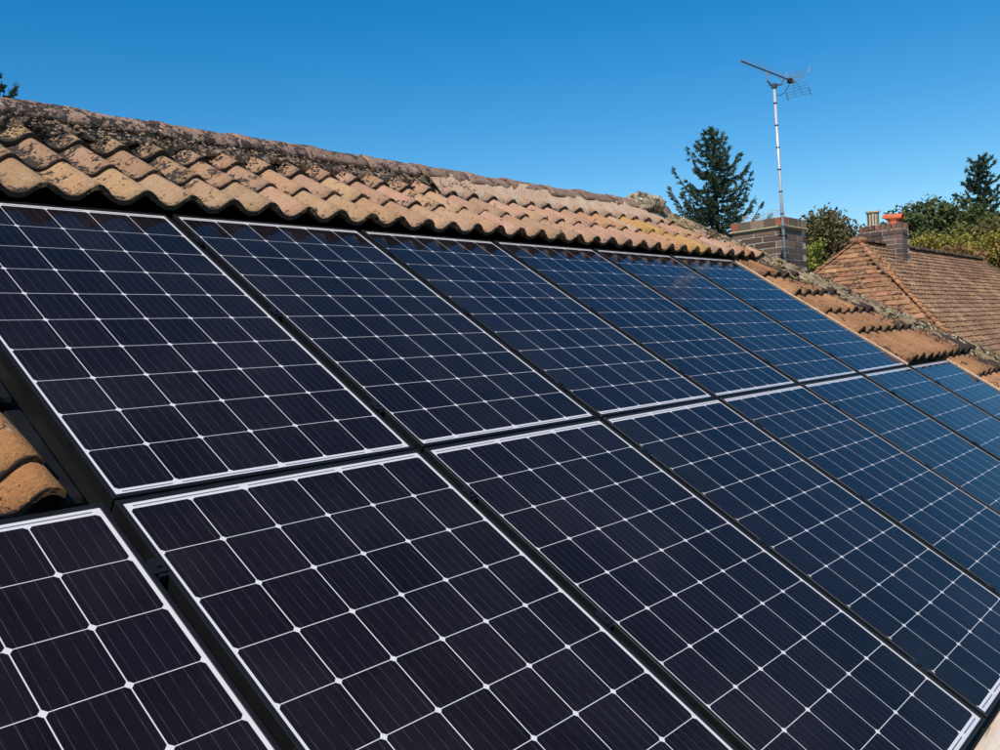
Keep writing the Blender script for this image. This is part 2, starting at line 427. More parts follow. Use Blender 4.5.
for i in range(-8, 14):
    x = .02 + .45 * i
    if x < U_L or x > U_RE - .2: continue
    o = link('ridge_tile', RT[i % 3], None, roof, Matrix.Translation((x, apex.y + rnd.uniform(-.006, .006), apex.z - .012 + rnd.uniform(-.005, .005))) @ Matrix.Rotation(R(rnd.uniform(-.6, .6)), 4, 'Y'))
    k = rnd.uniform(.8, 1.15); left = max(0, min(1, (3.4 - x) / 2)); o.color = (k, k * (.95 + .05 * rnd.random()), k, .35 + .30 * left + rnd.uniform(-.1, .1))
hd = Vector((1, -1, -math.tan(TH))).normalized(); hz = Vector((ST, -ST, 2 * CT)); hz = (hz - hd * hz.dot(hd)).normalized(); hy = hz.cross(hd)
hp0 = rp(U_RE, V_AP, H0)
def hipM(s, up=0.0):
    M = Matrix.Identity(4)
    for i in range(3): M[i][0] = -hd[i]; M[i][1] = -hy[i]; M[i][2] = hz[i]
    M.translation = hp0 + hd * s + hz * up
    return M
for i in range(13):
    s = .55 + .43 * i
    if s > 5.9: break
    o = link('hip_tile', RT[i % 3], None, roof, hipM(s, -.035 + rnd.uniform(-.006, .006)) @ Matrix.Rotation(R(rnd.uniform(-1, 1)), 4, 'Z'))
    k = rnd.uniform(.8, 1.05); o.color = (k, k, k * .95, .50 + rnd.uniform(-.1, .15))

def strip(name, p0, du, L, prof, mat, parent, amp=.012, step=.03, seed=0, fr=12):
    """rough mortar: prof = list of offset vectors (world) across, swept along du"""
    nl = int(L / step) + 1; vs = []; fs = []; k = len(prof)
    for i in range(nl):
        for j, q in enumerate(prof):
            b = Vector(p0) + du * (i * step) + q
            d = Vector((n3(b, fr, seed), n3(b, fr, seed + 5), n3(b, fr, seed + 9))) * amp + Vector((0, 0, n3(b, fr * 2.7, seed + 3) * amp * .6))
            if j == 0: d += (prof[0] - prof[1]).normalized() * (n3(b, 5, seed + 11) * amp * 2.5)
            if j == k - 1: d += (prof[-1] - prof[-2]).normalized() * (n3(b, 5, seed + 12) * amp * 2.5)
            vs.append(b + d)
    for i in range(nl - 1):
        for j in range(k - 1): a = i * k + j; fs.append((a, a + 1, a + k + 1, a + k))
    return link(name, mesh(name, vs, fs, True), mat, parent, Matrix.Identity(4))
def sl(dv, h): return rp(0, dv, h) - rp(0, 0, 0)         # offset down the front slope and out of it
# ridge bedding, front side: mossy to the left, pale smooth flaunching to the right
pf = [sl(.115, .010), sl(.112, .034), sl(.10, .058), sl(.08, .075), sl(.04, .10)]
A = rp(U_L, V_AP, H0)
strip('ridge_mortar', rp(U_L, V_AP, H0), Vector((1, 0, 0)), 3.25 - U_L, pf, 'mortar_mossy', roof, .016, .03, 1)
pf2 = [sl(.245, -.002), sl(.24, .034), sl(.17, .056), sl(.12, .070), sl(.07, .088), sl(.04, .10)]
strip('ridge_mortar', rp(3.22, V_AP, H0), Vector((1, 0, 0)), 2.85, pf2, 'mortar_pale', roof, .010, .03, 2)
# hip bedding on the front side
ps = Vector(hd); inw = RX @ Vector((-1, 0, 0)); perp = (inw - hd * inw.dot(hd)).normalized()  # inside front slope, away from hip
nn = RX.to_3x3() @ Vector((0, 0, 1))
pf3 = [perp * a + nn * b for a, b in ((.24, .000), (.235, .036), (.18, .058), (.13, .070), (.08, .082), (.04, .095))]
strip('hip_mortar', hp0, hd, 5.9, pf3, 'mortar_lichen', roof, .022, .03, 4, 10)
pb = Vector((0, 1, 0)); pb = (pb - hd * pb.dot(hd)).normalized(); nb = Vector((ST, 0, CT))
strip('hip_mortar', hp0, hd, 5.9, [pb * a + nb * b for a, b in ((.02, .095), (.06, .085), (.12, .06), (.2, .0))], 'mortar_lichen', roof, .018, .04, 6, 10)
# lump of mortar where ridge and hip meet
bm = bmesh.new(); bmesh.ops.create_icosphere(bm, subdivisions=4, radius=1)
for v_ in bm.verts:
    q = v_.co.copy(); f = 1 + .35 * n3(q, 1.6, 3) + .16 * n3(q, 4, 8) + .08 * n3(q, 9, 2)
    v_.co = Vector((q.x * .21 * f, q.y * .15 * f, q.z * .115 * f))
me = bpy.data.meshes.new('mortar_lump'); bm.to_mesh(me); bm.free(); me.polygons.foreach_set('use_smooth', [True] * len(me.polygons))
link('mortar_lump', me, 'mortar_lumpy', roof, Matrix.Translation(hp0 + Vector((-.24, -.03, .045))))

# moss and lichen tufts
def tufts(name, gen, n, smin, smax, mat, parent, flat=.6):
    bm = bmesh.new(); bmesh.ops.create_icosphere(bm, subdivisions=1, radius=1)
    bv = np.array([v_.co[:] for v_ in bm.verts]); bf = np.array([[v_.index for v_ in f.verts] for f in bm.faces]); bm.free()
    VV = []; FF = []; k = 0; rs = np.random.RandomState(int(smin * 1e4) + n)
    for i in range(n):
        p, nor = gen(rs); s = rs.uniform(smin, smax) * (1 + (rs.rand() < .12) * .8)
        q = np.array(Vector(nor).to_track_quat('Z', 'Y').to_matrix())
        b = bv * (1 + rs.uniform(-.3, .3, (len(bv), 1))) * np.array([s, s * rs.uniform(.7, 1.3), s * flat])
        VV.append(b @ q.T + np.array(p)); FF.append(bf + k); k += len(bv)
    VV = np.concatenate(VV); FF = np.concatenate(FF)
    me = mesh(name, VV.tolist(), FF.tolist(), False)
    return link(name, me, mat, parent, Matrix.Identity(4), kind='stuff')
def g_hip(rs):
    s = rs.uniform(.15, 5.5); a = abs(rs.normal(0, .15)) + .02
    return hp0 + hd * s + perp * a + nn * (.098 - .25 * max(0, a - .02) ), nn
def g_ridge(rs):
    x = rs.uniform(-.5, 3.6); a = rs.normal(.12, .035)
    return rp(x, V_AP + a, H0 + .10 - .30 * max(0, a - .02)), nn
tufts('moss', g_hip, 4600, .003, .013, 'moss', roof, .45)
tufts('moss', g_ridge, 1100, .003, .010, 'mortar_mossy', roof, .4)
def g_tiles(rs):
    v = rs.uniform(-.8, 1.9); d = abs(rs.normal(0, .25)) + .2
    u = hip_u(v) - d * 1.25
    return rp(u, v, H0 + .03 + tile_prof((u - G0) % .2)), nn

# ------------------------------------------------------------------ solar panels
def octa(w_, l_, c_, z0, z1):
    a, b = w_ / 2, l_ / 2
    pts = [(-a + c_, -b), (a - c_, -b), (a, -b + c_), (a, b - c_), (a - c_, b), (-a + c_, b), (-a, b - c_), (-a, -b + c_)]
    vs = [(x, y, z1) for x, y in pts] + [(x, y, z0) for x, y in pts]
    fs = [tuple(range(8))] + [(i, 8 + i, 8 + (i + 1) % 8, (i + 1) % 8) for i in range(8)]
    return vs, fs
cell_me = mesh('cell', *octa(.1557, .1564, .0080, -.00295, -.00282)); cell_me.materials.append(MT['cell'])
LIP = .0115
def ring(pts):
    """sweep profile points (inset, z) round the panel outline"""
    vs = []; fs = []; k = len(pts)
    for (cx, cy, sx, sy) in ((0, 0, 1, -1), (PWD, 0, -1, -1), (PWD, -PLN, -1, 1), (0, -PLN, 1, 1)):
        for ins, z in pts: vs.append((cx + sx * ins, cy + sy * ins, z))
    for c in range(4):
        for j in range(k):
            a = c * k + j; b = c * k + (j + 1) % k; c2 = ((c + 1) % 4) * k
            fs.append((a, b, c2 + (j + 1) % k, c2 + j))
    return fix_normals(mesh('frame', vs, fs))
frame_me = ring([(LIP, .0018), (.0012, .0018), (0, 0), (0, -.038), (.028, -.038), (.028, -.036), (.002, -.036), (.002, -.006), (LIP, -.006)]); frame_me.materials.append(MT['black_frame'])
back_me = mesh('backsheet', [(LIP - .002, -LIP + .002, -.0030), (PWD - LIP + .002, -LIP + .002, -.0030), (PWD - LIP + .002, -PLN + LIP - .002, -.0030), (LIP - .002, -PLN + LIP - .002, -.0030)], [(0, 3, 2, 1)]); back_me.materials.append(MT['backsheet'])
RIB = {}
for n_ in (1, 2):
    mb = MB(); L_ = .1585 * n_ - .026; mb.box(-L_ / 2, L_ / 2, -.0018, .0018, -.00294, -.00280); RIB[n_] = mb.me('ribbon'); RIB[n_].materials.append(MT['ribbon'])
mb = MB(); mb.box(-.030, .004, -.020, .020, .0014, .0046); mb.box(-.018, -.008, -.006, .006, .0046, .010); mb.box(-.022, -.004, -.03, .03, -.04, .0012)
clamp_me = mb.me('clamp'); clamp_me.materials.append(MT['black_frame'])
def panel(P, Rw, label):
    u = P * PU + rnd.uniform(-.001, .001); v = Rw * PV
    root = thing('solar_panel', label, 'solar panel', None, 'solar panels in two rows on the roof', mw=roofM(u, -v, 0) @ Matrix.Rotation(R(rnd.uniform(-.12, .12)), 4, 'X') @ Matrix.Rotation(R(rnd.uniform(-.16, .16)), 4, 'Y'))
    M0 = WM[root.name]
    link('frame', frame_me, None, root, M0); link('backsheet', back_me, None, root, M0); 
    for y, spans in ((-.0235, ((0, 2), (2, 4), (4, 6))), (-PLN + .0235, ((0, 1), (1, 3), (3, 5), (5, 6)))):
        for a, b in spans: link('ribbon', RIB[b - a], None, root, M0 @ Matrix.Translation((.0205 + .1585 * (a + b) / 2, y, 0)))
    for j in range(10):
        for i in range(6):
            link('cell', cell_me, None, root, M0 @ Matrix.Translation((.0205 + .1585 * (i + .5), -(.0325 + .1585 * (j + .5)), 0)))
    for y in (.235, .80, 1.42):
        if P > -1 and (P, Rw) != (0, 0): link('clamp', clamp_me, None, root, M0 @ Matrix.Translation((0, -y, 0)))
    return root
UP = ['leftmost solar panel of the upper row, cut by the left edge of the photo', 'upper row solar panel second from the left, below the row of tan pantiles',
      'third solar panel from the left in the upper row', 'fourth solar panel from the left in the upper row', 'fifth solar panel of the upper row, just left of the last one',
      'rightmost solar panel of the upper row, beside the grey flashing strip']
LO = ['solar panel at the bottom left corner of the photo, below the two loose tan pantiles', 'second solar panel of the lower row, below the leftmost upper panel',
      'third solar panel of the lower row, reaching the pale eaves boards at bottom right', 'fourth lower row solar panel, below the third upper one',
      'fifth lower row solar panel, below the fourth upper one', 'sixth lower row solar panel, below the fifth upper one',
      'blue reflecting lower row solar panel below the last upper one', 'farthest solar panel of the lower row, right under the hip tiles at the right edge']
for P in range(6): panel(P, 0, UP[P])
for P in range(-1, 7): panel(P, 1, LO[P + 1])

# pale boards along the eave, below the last row of panels
for k in range(3):
    v0 = 3.332 + .098 * k
    for q in range(3):
        u0 = -3.9 + 3.6 * q
        roofbox('eaves_board', u0, u0 + 3.594, v0, v0 + .092, -.085, -.058 + rnd.uniform(-.002, .002), 'plank', bev=.003)

# ------------------------------------------------------------------ brick stacks
BL, BWd, BH, MJ = .215, .1025, .065, .010
_bk = {}
def brick_mesh(L, W, H, mat):
    key = (round(L, 4), round(W, 4), round(H, 4), mat)
    if key not in _bk:
        mb = MB(); mb.box(-L / 2, L / 2, -W / 2, W / 2, -H / 2, H / 2); me = mb.me('brick', bevel=.004); me.materials.append(MT[mat]); _bk[key] = me
    return _bk[key]
def brick_course(root, x0, x1, y0, y1, z, off, mat, H=BH, cols=None, soldier=False):
    """one ring of bricks round a rectangle; off shifts the bond"""
    step = .145 if soldier else (BL + MJ)
    for axis in (0, 1):
        a0, a1 = (x0, x1) if axis == 0 else (y0, y1)
        for side in (0, 1):
            s = a0 + (BWd + MJ if (off ^ axis) and not soldier else 0)
            e = a1 - (BWd + MJ if not ((off ^ axis)) and not soldier else 0)
            if soldier and axis == 1: s += BWd + MJ; e -= BWd + MJ
            n = max(1, round((e - s) / step)); st = (e - s + MJ) / n; L = st - MJ
            for i in range(n):
                c = s + st * i + L / 2; W = BWd
                if axis == 0: p = (c, (y0 + W / 2) if side == 0 else (y1 - W / 2), z + H / 2); rot = 0
                else: p = ((x0 + W / 2) if side == 0 else (x1 - W / 2), c, z + H / 2); rot = R(90)
                mt = mat
                o = link('brick', brick_mesh(L, W, H, mt), None, root, Matrix.Translation((p[0] + rnd.uniform(-.002, .002), p[1] + rnd.uniform(-.002, .002), p[2])) @ Matrix.Rotation(rot + R(rnd.uniform(-.5, .5)), 4, 'Z'))
                k = rnd.uniform(.62, 1.35); c_ = (k * 1.03, k * rnd.uniform(.9, 1.02), k * rnd.uniform(.85, 1.05), 1)
                if cols: c_ = cols(p, k)
                o.color = c_
def stack_core(root, x0, x1, y0, y1, z0, z1, mat='joint', ins=.005):
    mb = MB(); mb.box(x0 + ins, x1 - ins, y0 + ins, y1 - ins, z0, z1); link('mortar_core', mb.me('core'), mat, root, Matrix.Identity(4))
c1x, c1y = 9.56, .95
CH1 = thing('brick_chimney', 'broad dark brick chimney stack with a paler top band behind the aerial mast', 'chimney', (c1x + .3, c1y + .34, GZ))
X0, X1, Y0, Y1 = c1x, c1x + .66, c1y, c1y + .66
CZ = -.098
z = .72 + CZ
for k in range(14):
    z -= .075
    brick_course(CH1, X0, X1, Y0, Y1, z, k % 2, 'brick_purple')
zb = z
mb = MB(); mb.box(X0, X1, Y0, Y1, GZ, zb - .01); link('lower_stack', mb.me('lower_stack'), 'brick_purple', CH1, Matrix.Identity(4))
stack_core(CH1, X0, X1, Y0, Y1, zb - .01, .838 + CZ)
mb = MB(); mb.box(X0 - .03, X1 + .03, Y0 - .03, Y1 + .03, .722 + CZ, .738 + CZ); link('creasing_band', mb.me('band', bevel=.003), 'joint_cream', CH1, Matrix.Identity(4))
def crown_col(p, k):
    corner = (abs(p[0] - X0) < .12 and (abs(p[1] - Y0) < .12 or abs(p[1] - Y1) < .14))
    return (2.2 * k, .85 * k, .65 * k, 1) if corner else (k, k * rnd.uniform(.9, 1.05), k * .95, 1)
brick_course(CH1, X0 - .012, X1 + .012, Y0 - .012, Y1 + .012, .742 + CZ, 0, 'brick_olive', H=.098, cols=crown_col, soldier=True)
mb = MB(); mb.box(X0 + .01, X1 - .01, Y0 + .01, Y1 - .01,   .836 + CZ, .842 + CZ); link('flaunching', mb.me('fl'), 'joint', CH1, Matrix.Identity(4))
# wire bird cage on top
mb = MB()
for (cx, cy, r, h) in ((X0 + .2, Y0 + .2, .13, .10), (X0 + .2, Y1 - .18, .12, .08)):
    for i in range(10):
        a = 2 * math.pi * i / 10; b = a + math.pi
        q = (cx + r * math.cos(a), cy + r * math.sin(a), (.84 + CZ)); q2 = (cx + r * math.cos(a), cy + r * math.sin(a), (.84 + CZ) + h)
        mb.tube(q, q2, .0022, n=3); mb.tube(q2, (cx, cy, (.84 + CZ) + h * 1.25), .002, n=3)
    for zz in (.4, .75, 1.0):
        pr = [(cx + r * math.cos(2 * math.pi * i / 12), cy + r * math.sin(2 * math.pi * i / 12), (.84 + CZ) + h * zz) for i in range(13)]
        for p_, q_ in zip(pr, pr[1:]): mb.tube(p_, q_, .002, n=3)
link('wire_guard', mb.me('wire'), 'galv', CH1, Matrix.Identity(4))

# neighbour house
PK = Vector((12.864, 1.20, .665)); T2 = .93; RL = 7.3; RUN = 2.62
nb_ = thing('neighbour_house', 'neighbouring house with a steep hipped roof of small orange and brown plain tiles', 'house', (PK.x + 3.6, PK.y, GZ))
def hiproof(drop):
    p = PK - Vector((0, 0, drop)); q = p + Vector((RL, 0, 0)); r = RUN
    return [p, q, p + Vector((-r, -r, -T2 * r)), q + Vector((r, -r, -T2 * r)), q + Vector((r, r, -T2 * r)), p + Vector((-r, r, -T2 * r))]
V = hiproof(.05); V += [q - Vector((0, 0, .1)) for q in V]
F = [(0, 2, 3, 1), (1, 3, 4), (1, 4, 5, 0), (0, 5, 2), (6, 7, 9, 8), (7, 10, 9), (7, 6, 11, 10), (6, 8, 11), (2, 8, 9, 3), (3, 9, 10, 4), (4, 10, 11, 5), (5, 11, 8, 2)]
nroof = link('roof', fix_normals(mesh('roof', V, F)), 'soffit', nb_, Matrix.Identity(4))
mb = MB(); mb.box(PK.x - RUN + .4, PK.x + RL + RUN - .4, PK.y - RUN + .4, PK.y + RUN - .4, GZ, PK.z - T2 * RUN + .1); link('wall', mb.me('wall'), 'render_wall', nb_, Matrix.Identity(4))
SLP = math.sqrt(1 + T2 * T2); PGA, PTW, PTL = .100, .165, .20
A2 = math.atan(T2)
def plain(seed):
    vs = []; fs = []; nx = 4
    for sd_ in (0, 1):
        for j in range(2):
            for i in range(nx):
                x = -PTW / 2 + .002 + (PTW - .004) * i / (nx - 1); y = PTL * j
                zc = .006 * (1 - (2 * i / (nx - 1) - 1) ** 2) + .0015 * math.sin(seed * 3 + i)
                vs.append((x, y + (.004 * math.sin(seed * 5 + i * 2) if j == 0 else 0), zc - sd_ * .020))
    N = nx * 2
    for i in range(nx - 1):
        fs += [(i, i + 1, nx + i + 1, nx + i), (N + i, N + nx + i, N + nx + i + 1, N + i + 1), (i, N + i, N + i + 1, i + 1)]
    fs += [(0, nx, N + nx, N), (nx - 1, N + nx - 1, N + nx * 2 - 1, nx * 2 - 1)]
    return fix_normals(mesh('plain_tile', vs, fs))
PT = [plain(s) for s in (1, 2, 3, 4)]; PT2 = []
for q in PT:
    c = q.copy(); q.materials.append(MT['plain_clay']); c.materials.append(MT['plain_clay_mossy']); PT2.append(c)
# left (hip end) face looks -x: along = +y ; front face looks -y: along = +x
def frame_for(face):
    M = Matrix.Identity(4)
    if face == 'end': al = Vector((0, -1, 0)); up = Vector((1, 0, T2)).normalized()
    else: al = Vector((1, 0, 0)); up = Vector((0, 1, T2)).normalized()
    no = al.cross(up)
    if no.z < 0: al = -al; no = al.cross(up)
    for i in range(3): M[i][0] = al[i]; M[i][1] = up[i]; M[i][2] = no[i]
    return M
FE, FF_ = frame_for('end'), frame_for('front')
def ptile_mw(F, face, s, along, tilt=R(8.5)):
    run = s / SLP
    if face == 'end': base = PK + Vector((-run, 0, -T2 * run)); base = base + Vector((0, along, 0))
    else: base = PK + Vector((0, -run, -T2 * run)) + Vector((along, 0, 0))
    M = F.copy(); M.translation = base + F.col[2].to_3d() * (.012)
    return M @ Matrix.Rotation(-tilt + R(rnd.uniform(-1.0, 1.0)), 4, 'X') @ Matrix.Rotation(R(rnd.uniform(-1.6, 1.6)), 4, 'Y') @ Matrix.Rotation(R(rnd.uniform(-1.2, 1.2)), 4, 'Z')
nind = 0; restV = {0: [], 1: []}; restF = {0: [], 1: []}; restC = {0: [], 1: []}
def rest_add(which, M, me, col):
    k = len(restV[which]); restV[which] += [M @ v_.co for v_ in me.vertices]; restF[which] += [tuple(k + i for i in p.vertices) for p in me.polygons]
nrow = int(RUN * SLP / PGA)
for r in range(1, nrow + 1):
    s = r * PGA; hw = s / SLP - .05
    # end face
    a = -hw + (.5 * (r % 2)) * PTW
    sag = .004 * math.sin(r * 1.7)
    n_ = int(2 * hw / PTW) + 1
    for i in range(-n_, n_ + 1):
        al = (i + .5 * (r % 2)) * PTW
        if abs(al) > hw - .03: continue
        M = ptile_mw(FE, 'end', s + sag + rnd.uniform(-.006, .006), al); me = PT[rnd.randrange(4)]
        seen = (al < .9 and s < 2.35 and al > -hw)
        if seen and nind < 298:
            o = link('tile', me, None, nroof, M); k = rnd.uniform(.72, 1.22); nind += 1
            o.color = (k, k * rnd.uniform(.92, 1.05), k * rnd.uniform(.88, 1.06), .30 + rnd.uniform(0, .45) * (rnd.random() < .6))
        else: rest_add(0, M, me, None)
    # front face
    for i in range(-int(hw / PTW) - 1, int((RL + hw) / PTW) + 2):
        al = (i + .5 * (r % 2)) * PTW
        if al < -hw + .03 or al > RL + hw - .03: continue
        M = ptile_mw(FF_, 'front', s + .004 * math.sin(r * 2.3 + al) + rnd.uniform(-.005, .005), al); rest_add(1, M, PT[rnd.randrange(4)], None)
print('plain tiles individually', nind)
def island_tile_mat(name, c1, c2, c3, green):
    t = NT(name); wp = t.coords(True); g_ = t.n('NewGeometry'); ri = g_.outputs['Random Per Island']
    col = t.mix(ri, c1, c2); col = t.mix(t.ramp(t.noise(wp, 1.7, 4), .40, .62), col, c3)
    col = t.mix(t.math('MULTIPLY', t.ramp(t.noise(wp, 4.5, 5), .45, .7), green), col, (.17, .15, .06))
    col = t.mix(t.math('MULTIPLY', t.ramp(t.noise(wp, 16, 5), .54, .62), .75), col, (.055, .04, .035))
    wn = t.n('TexWhiteNoise', noise_dimensions='1D'); t.t.links.new(ri, wn.inputs['W'])
    col = t.mix(t.math('MULTIPLY', t.math('GREATER_THAN', wn.outputs['Value'], .985), .45), col, (.45, .36, .27))
    t.set(Base_Color=col, Roughness=.93, Specular_IOR_Level=.2); t.bump(t.noise(wp, 60, 5), .006); MT[name] = t.m
island_tile_mat('mass_front', (.29, .155, .08), (.48, .28, .155), (.25, .13, .075), .12)
island_tile_mat('mass_end', (.35, .175, .085), (.48, .26, .14), (.34, .17, .08), .3)
for wi, mt in ((0, 'mass_end'), (1, 'mass_front')):
    link('tile_field', mesh('tile_field', restV[wi], restF[wi]), mt, nroof, Matrix.Identity(4), kind='stuff')
# bonnet / hip tiles and ridge
def bonnet(ang, Lh, r0, r1, mat, name):
    vs = []; fs = []; na = 8
    for side in (0, 1):
        for j in range(2):
            rr = (r0 if j == 0 else r1) - side * .012
            for i in range(na + 1):
                a = R(-ang + 2 * ang * i / na); vs.append((Lh * j, rr * math.sin(a), rr * math.cos(a) - (r0 if j == 0 else r1) + .035))
    n1 = na + 1; N = 2 * n1
    for i in range(na): fs += [(i, i + 1, n1 + i + 1, n1 + i), (N + i, N + n1 + i, N + n1 + i + 1, N + i + 1), (i, N + i, N + i + 1, i + 1)]
    me = fix_normals(mesh(name, vs, fs, True)); me.materials.append(MT[mat]); return me
bon = bonnet(50, .19, .062, .030, 'plain_clay', 'hip_tile')
for (dx, dy) in ((-1, -1), (-1, 1)):
    d_ = Vector((dx, dy, -T2)).normalized(); n1 = Vector((-T2, 0, 1)); n2 = Vector((0, dy * T2, 1)); zz = (n1 + n2).normalized(); zz = (zz - d_ * zz.dot(d_)).normalized(); yy = zz.cross(-d_)
    per = PGA * math.sqrt(2 + T2 * T2) / SLP
    for r in range(1, nrow + 1):
        M = Matrix.Identity(4)
        for i in range(3): M[i][0] = -d_[i]; M[i][1] = yy[i]; M[i][2] = zz[i]
        M.translation = PK + d_ * (per * r) + zz * .004
        o = link('hip_tile', bon, None, nroof, M @ Matrix.Rotation(R(7), 4, 'Y') @ Matrix.Rotation(R(rnd.uniform(-3, 3)), 4, 'X'))
        k = rnd.uniform(.8, 1.2); o.color = (k * 1.05, k * .95, k * .9, .1 + rnd.uniform(0, .3))
RT2 = barrel('ridge_tile', .30, .10, 'plain_clay_mossy', 5.5, ang=70, na=8, nl=3, lip=.006)
for i in range(25):
    x = PK.x - .08 + .298 * i
    o = link('ridge_tile', RT2, None, nroof, Matrix.Translation((x, PK.y, PK.z - .06 + rnd.uniform(-.005, .005)))); k = rnd.uniform(.7, 1.3); o.color = (k * .8, k * .75, k * .75, .85)
d_ = Vector((1, -1, -T2)).normalized(); zz = (Vector((T2, 0, 1)) + Vector((0, -T2, 1))).normalized(); zz = (zz - d_ * zz.dot(d_)).normalized(); yy = zz.cross(-d_)
for i in range(12):
    M = Matrix.Identity(4)
    for a in range(3): M[a][0] = -d_[a]; M[a][1] = yy[a]; M[a][2] = zz[a]
    M.translation = PK + Vector((RL, 0, 0)) + d_ * (.3 + .298 * i) - zz * .075
    o = link('hip_tile', RT2, None, nroof, M); k = rnd.uniform(.7, 1.2); o.color = (k, k * .9, k * .9, .7)
bm = bmesh.new(); bmesh.ops.create_icosphere(bm, subdivisions=3, radius=1)
for v_ in bm.verts:
    q = v_.co.copy(); f = 1 + .15 * n3(q, 2, 3); v_.co = Vector((q.x * .11 * f, q.y * .13 * f, q.z * .06 * f))
me = bpy.data.meshes.new('peak_cap'); bm.to_mesh(me); bm.free(); me.polygons.foreach_set('use_smooth', [True] * len(me.polygons))
o = link('peak_cap', me, 'plain_clay', nroof, Matrix.Translation(PK + Vector((.0, 0, -.01)))); o.color = (.95, .95, .95, .3)

# neighbour chimney
nx0 = PK.x + 1.0; ny0, ny1 = PK.y - .335, PK.y + .325; nx1 = nx0 + .36
CH2 = thing('brick_chimney', 'small dark brick chimney on the neighbouring roof with one buff pot and one red', 'chimney', (nx0 + .2, PK.y, PK.z - .3))
z = PK.z + .20
for k in range(7):
    z -= .075; e = .012 if k == 0 else 0
    brick_course(CH2, nx0 - e, nx1 + e, ny0 - e, ny1 + e, z, k % 2, 'brick_purple', cols=lambda p, k: (k * .95, k * .86, k * .98, 1))
stack_core(CH2, nx0, nx1, ny0, ny1, z, PK.z + .205)
# top course of bricks on edge with gaps between
yy_ = ny0
while yy_ < ny1 - .03:
    for xx_ in (nx0 + .05, nx1 - .05):
        o = link('brick', brick_mesh(.1025, .052, .095, 'brick_purple'), None, CH2, Matrix.Translation((xx_, yy_ + .03, PK.z + .205 + .045 + rnd.uniform(-.006, .006)))); k = rnd.uniform(.8, 1.4); o.color = (k * (1.3 if rnd.random() < .4 else 1), k * .85, k * .85, 1)
    yy_ += .083
mb = MB(); mb.box(nx0 + .09, nx1 - .09, ny0 + .04, ny1 - .04, PK.z + .205, PK.z + .27); link('flaunching', mb.me('fl', bevel=.01), 'joint', CH2, Matrix.Identity(4))
def lathe(prof, n=24, flute=None, name='pot', cx=0, cy=0):
    vs = []; fs = []
    for r_, z_ in prof:
        for i in range(n):
            k = r_ * (1 - (.07 if flute and flute[0] < z_ < flute[1] and (i % 3 == 0) else 0)); a = 2 * math.pi * i / n
            vs.append((cx + k * math.cos(a), cy + k * math.sin(a), z_))
    for j in range(len(prof) - 1):
        for i in range(n): a = j * n + i; b = j * n + (i + 1) % n; fs.append((a, b, b + n, a + n))
    return mesh(name, vs, fs, False)
zt = PK.z + .27
p1 = (nx0 + .17, PK.y + .14)
pot = link('chimney_pot', lathe([(.105, 0), (.105, .02), (.090, .03), (.088, .06), (.088, .24), (.093, .25), (.108, .262), (.108, .285), (.085, .29), (.080, .20)], flute=(.05, .245), n=24), 'pot_buff', CH2, Matrix.Translation((p1[0], p1[1], zt - .02)), label='buff fluted cylindrical chimney pot')
sl_ = MB()
for i in range(12):
    a = 2 * math.pi * i / 12
    M = Matrix.Rotation(a, 4, 'Z'); sl_.box(.0835, .0895, -.006, .006, .07, .235, M)
link('slot', sl_.me('slot'), 'soot', pot, Matrix.Translation((p1[0], p1[1], zt - .02)))
p2 = (nx0 + .17, PK.y - .165)
pot2 = link('chimney_pot', lathe([(.085, 0), (.082, .05), (.075, .09), (.095, .13)], n=20), 'pot_red', CH2, Matrix.Translation((p2[0], p2[1], zt - .03)), label='bright orange red hooded chimney pot')
mb = MB(); vs = []; fs = []; na = 14
Mh = Matrix.Translation((p2[0], p2[1], zt + .115)) @ Matrix.Rotation(R(4), 4, 'X')
for side in (0, 1):
    for j in range(2):
        for i in range(na + 1):
            a = R(-8 + 196 * i / na); r_ = .078 - side * .012
            vs.append(Vector((r_ * math.cos(a) * 1.05, (-.145 + .29 * j), r_ * math.sin(a) * .85)))
n1 = na + 1; N = 2 * n1
for i in range(na): fs += [(i, i + 1, n1 + i + 1, n1 + i), (N + i, N + n1 + i, N + n1 + i + 1, N + i + 1), (i, N + i, N + i + 1, i + 1), (n1 + i, n1 + i + 1, N + n1 + i + 1, N + n1 + i)]
fs += [(0, n1, N + n1, N), (na, N + na, N + n1 + na, n1 + na)]
b = len(vs)
vs += [Vector((.082 * sx_, y_, 0)) for y_ in (-.13, .13) for sx_ in (-1, 1)]; fs.append((b, b + 1, b + 3, b + 2))
link('hood', fix_normals(mesh('hood', vs, fs)), 'pot_red', pot2, Mh)

# ------------------------------------------------------------------ TV aerial
mbx = X0 - .045; mby = Y0 - .02
MB0 = Vector((9.501, .930, .02)); MT0 = Vector((9.544, .967, 2.293))
aer = thing('tv_aerial', 'television aerial on a tall thin silver mast strapped to the broad chimney', 'aerial', MB0)
mb = MB(); mb.tube(MB0, MT0, .0185, .0165, 14); link('mast', mb.me('mast', True), 'galv', aer, Matrix.Identity(4))
for k in range(8):
    f = .10 + .115 * k; p = MB0.lerp(MT0, f); mb = MB(); mb.tube(p - Vector((0, 0, .006)), p + Vector((0, 0, .006)), .0225, n=12)
    link('cable_tie', mb.me('tie'), 'soot', aer, Matrix.Identity(4))
for zz in (.35, .62):
    p = MB0.lerp(MT0, (zz - MB0.z) / (MT0.z - MB0.z)); mb = MB(); mb.box(p.x - .03, X0 + .02, p.y - .03, p.y + .05, zz - .012, zz + .012); link('wall_bracket', mb.me('br'), 'dark_metal', aer, Matrix.Identity(4))
dv = Vector((mbx - 9.778, mby - 1.047, 0))
cw_ = Vector((-1.0495, -3.4429, -.6493)); sc_ = (Vector((mbx, mby, 0)) - Vector((cw_.x, cw_.y, 0))).length / (Vector((9.778, 1.047, 0)) - Vector((cw_.x, cw_.y, 0))).length
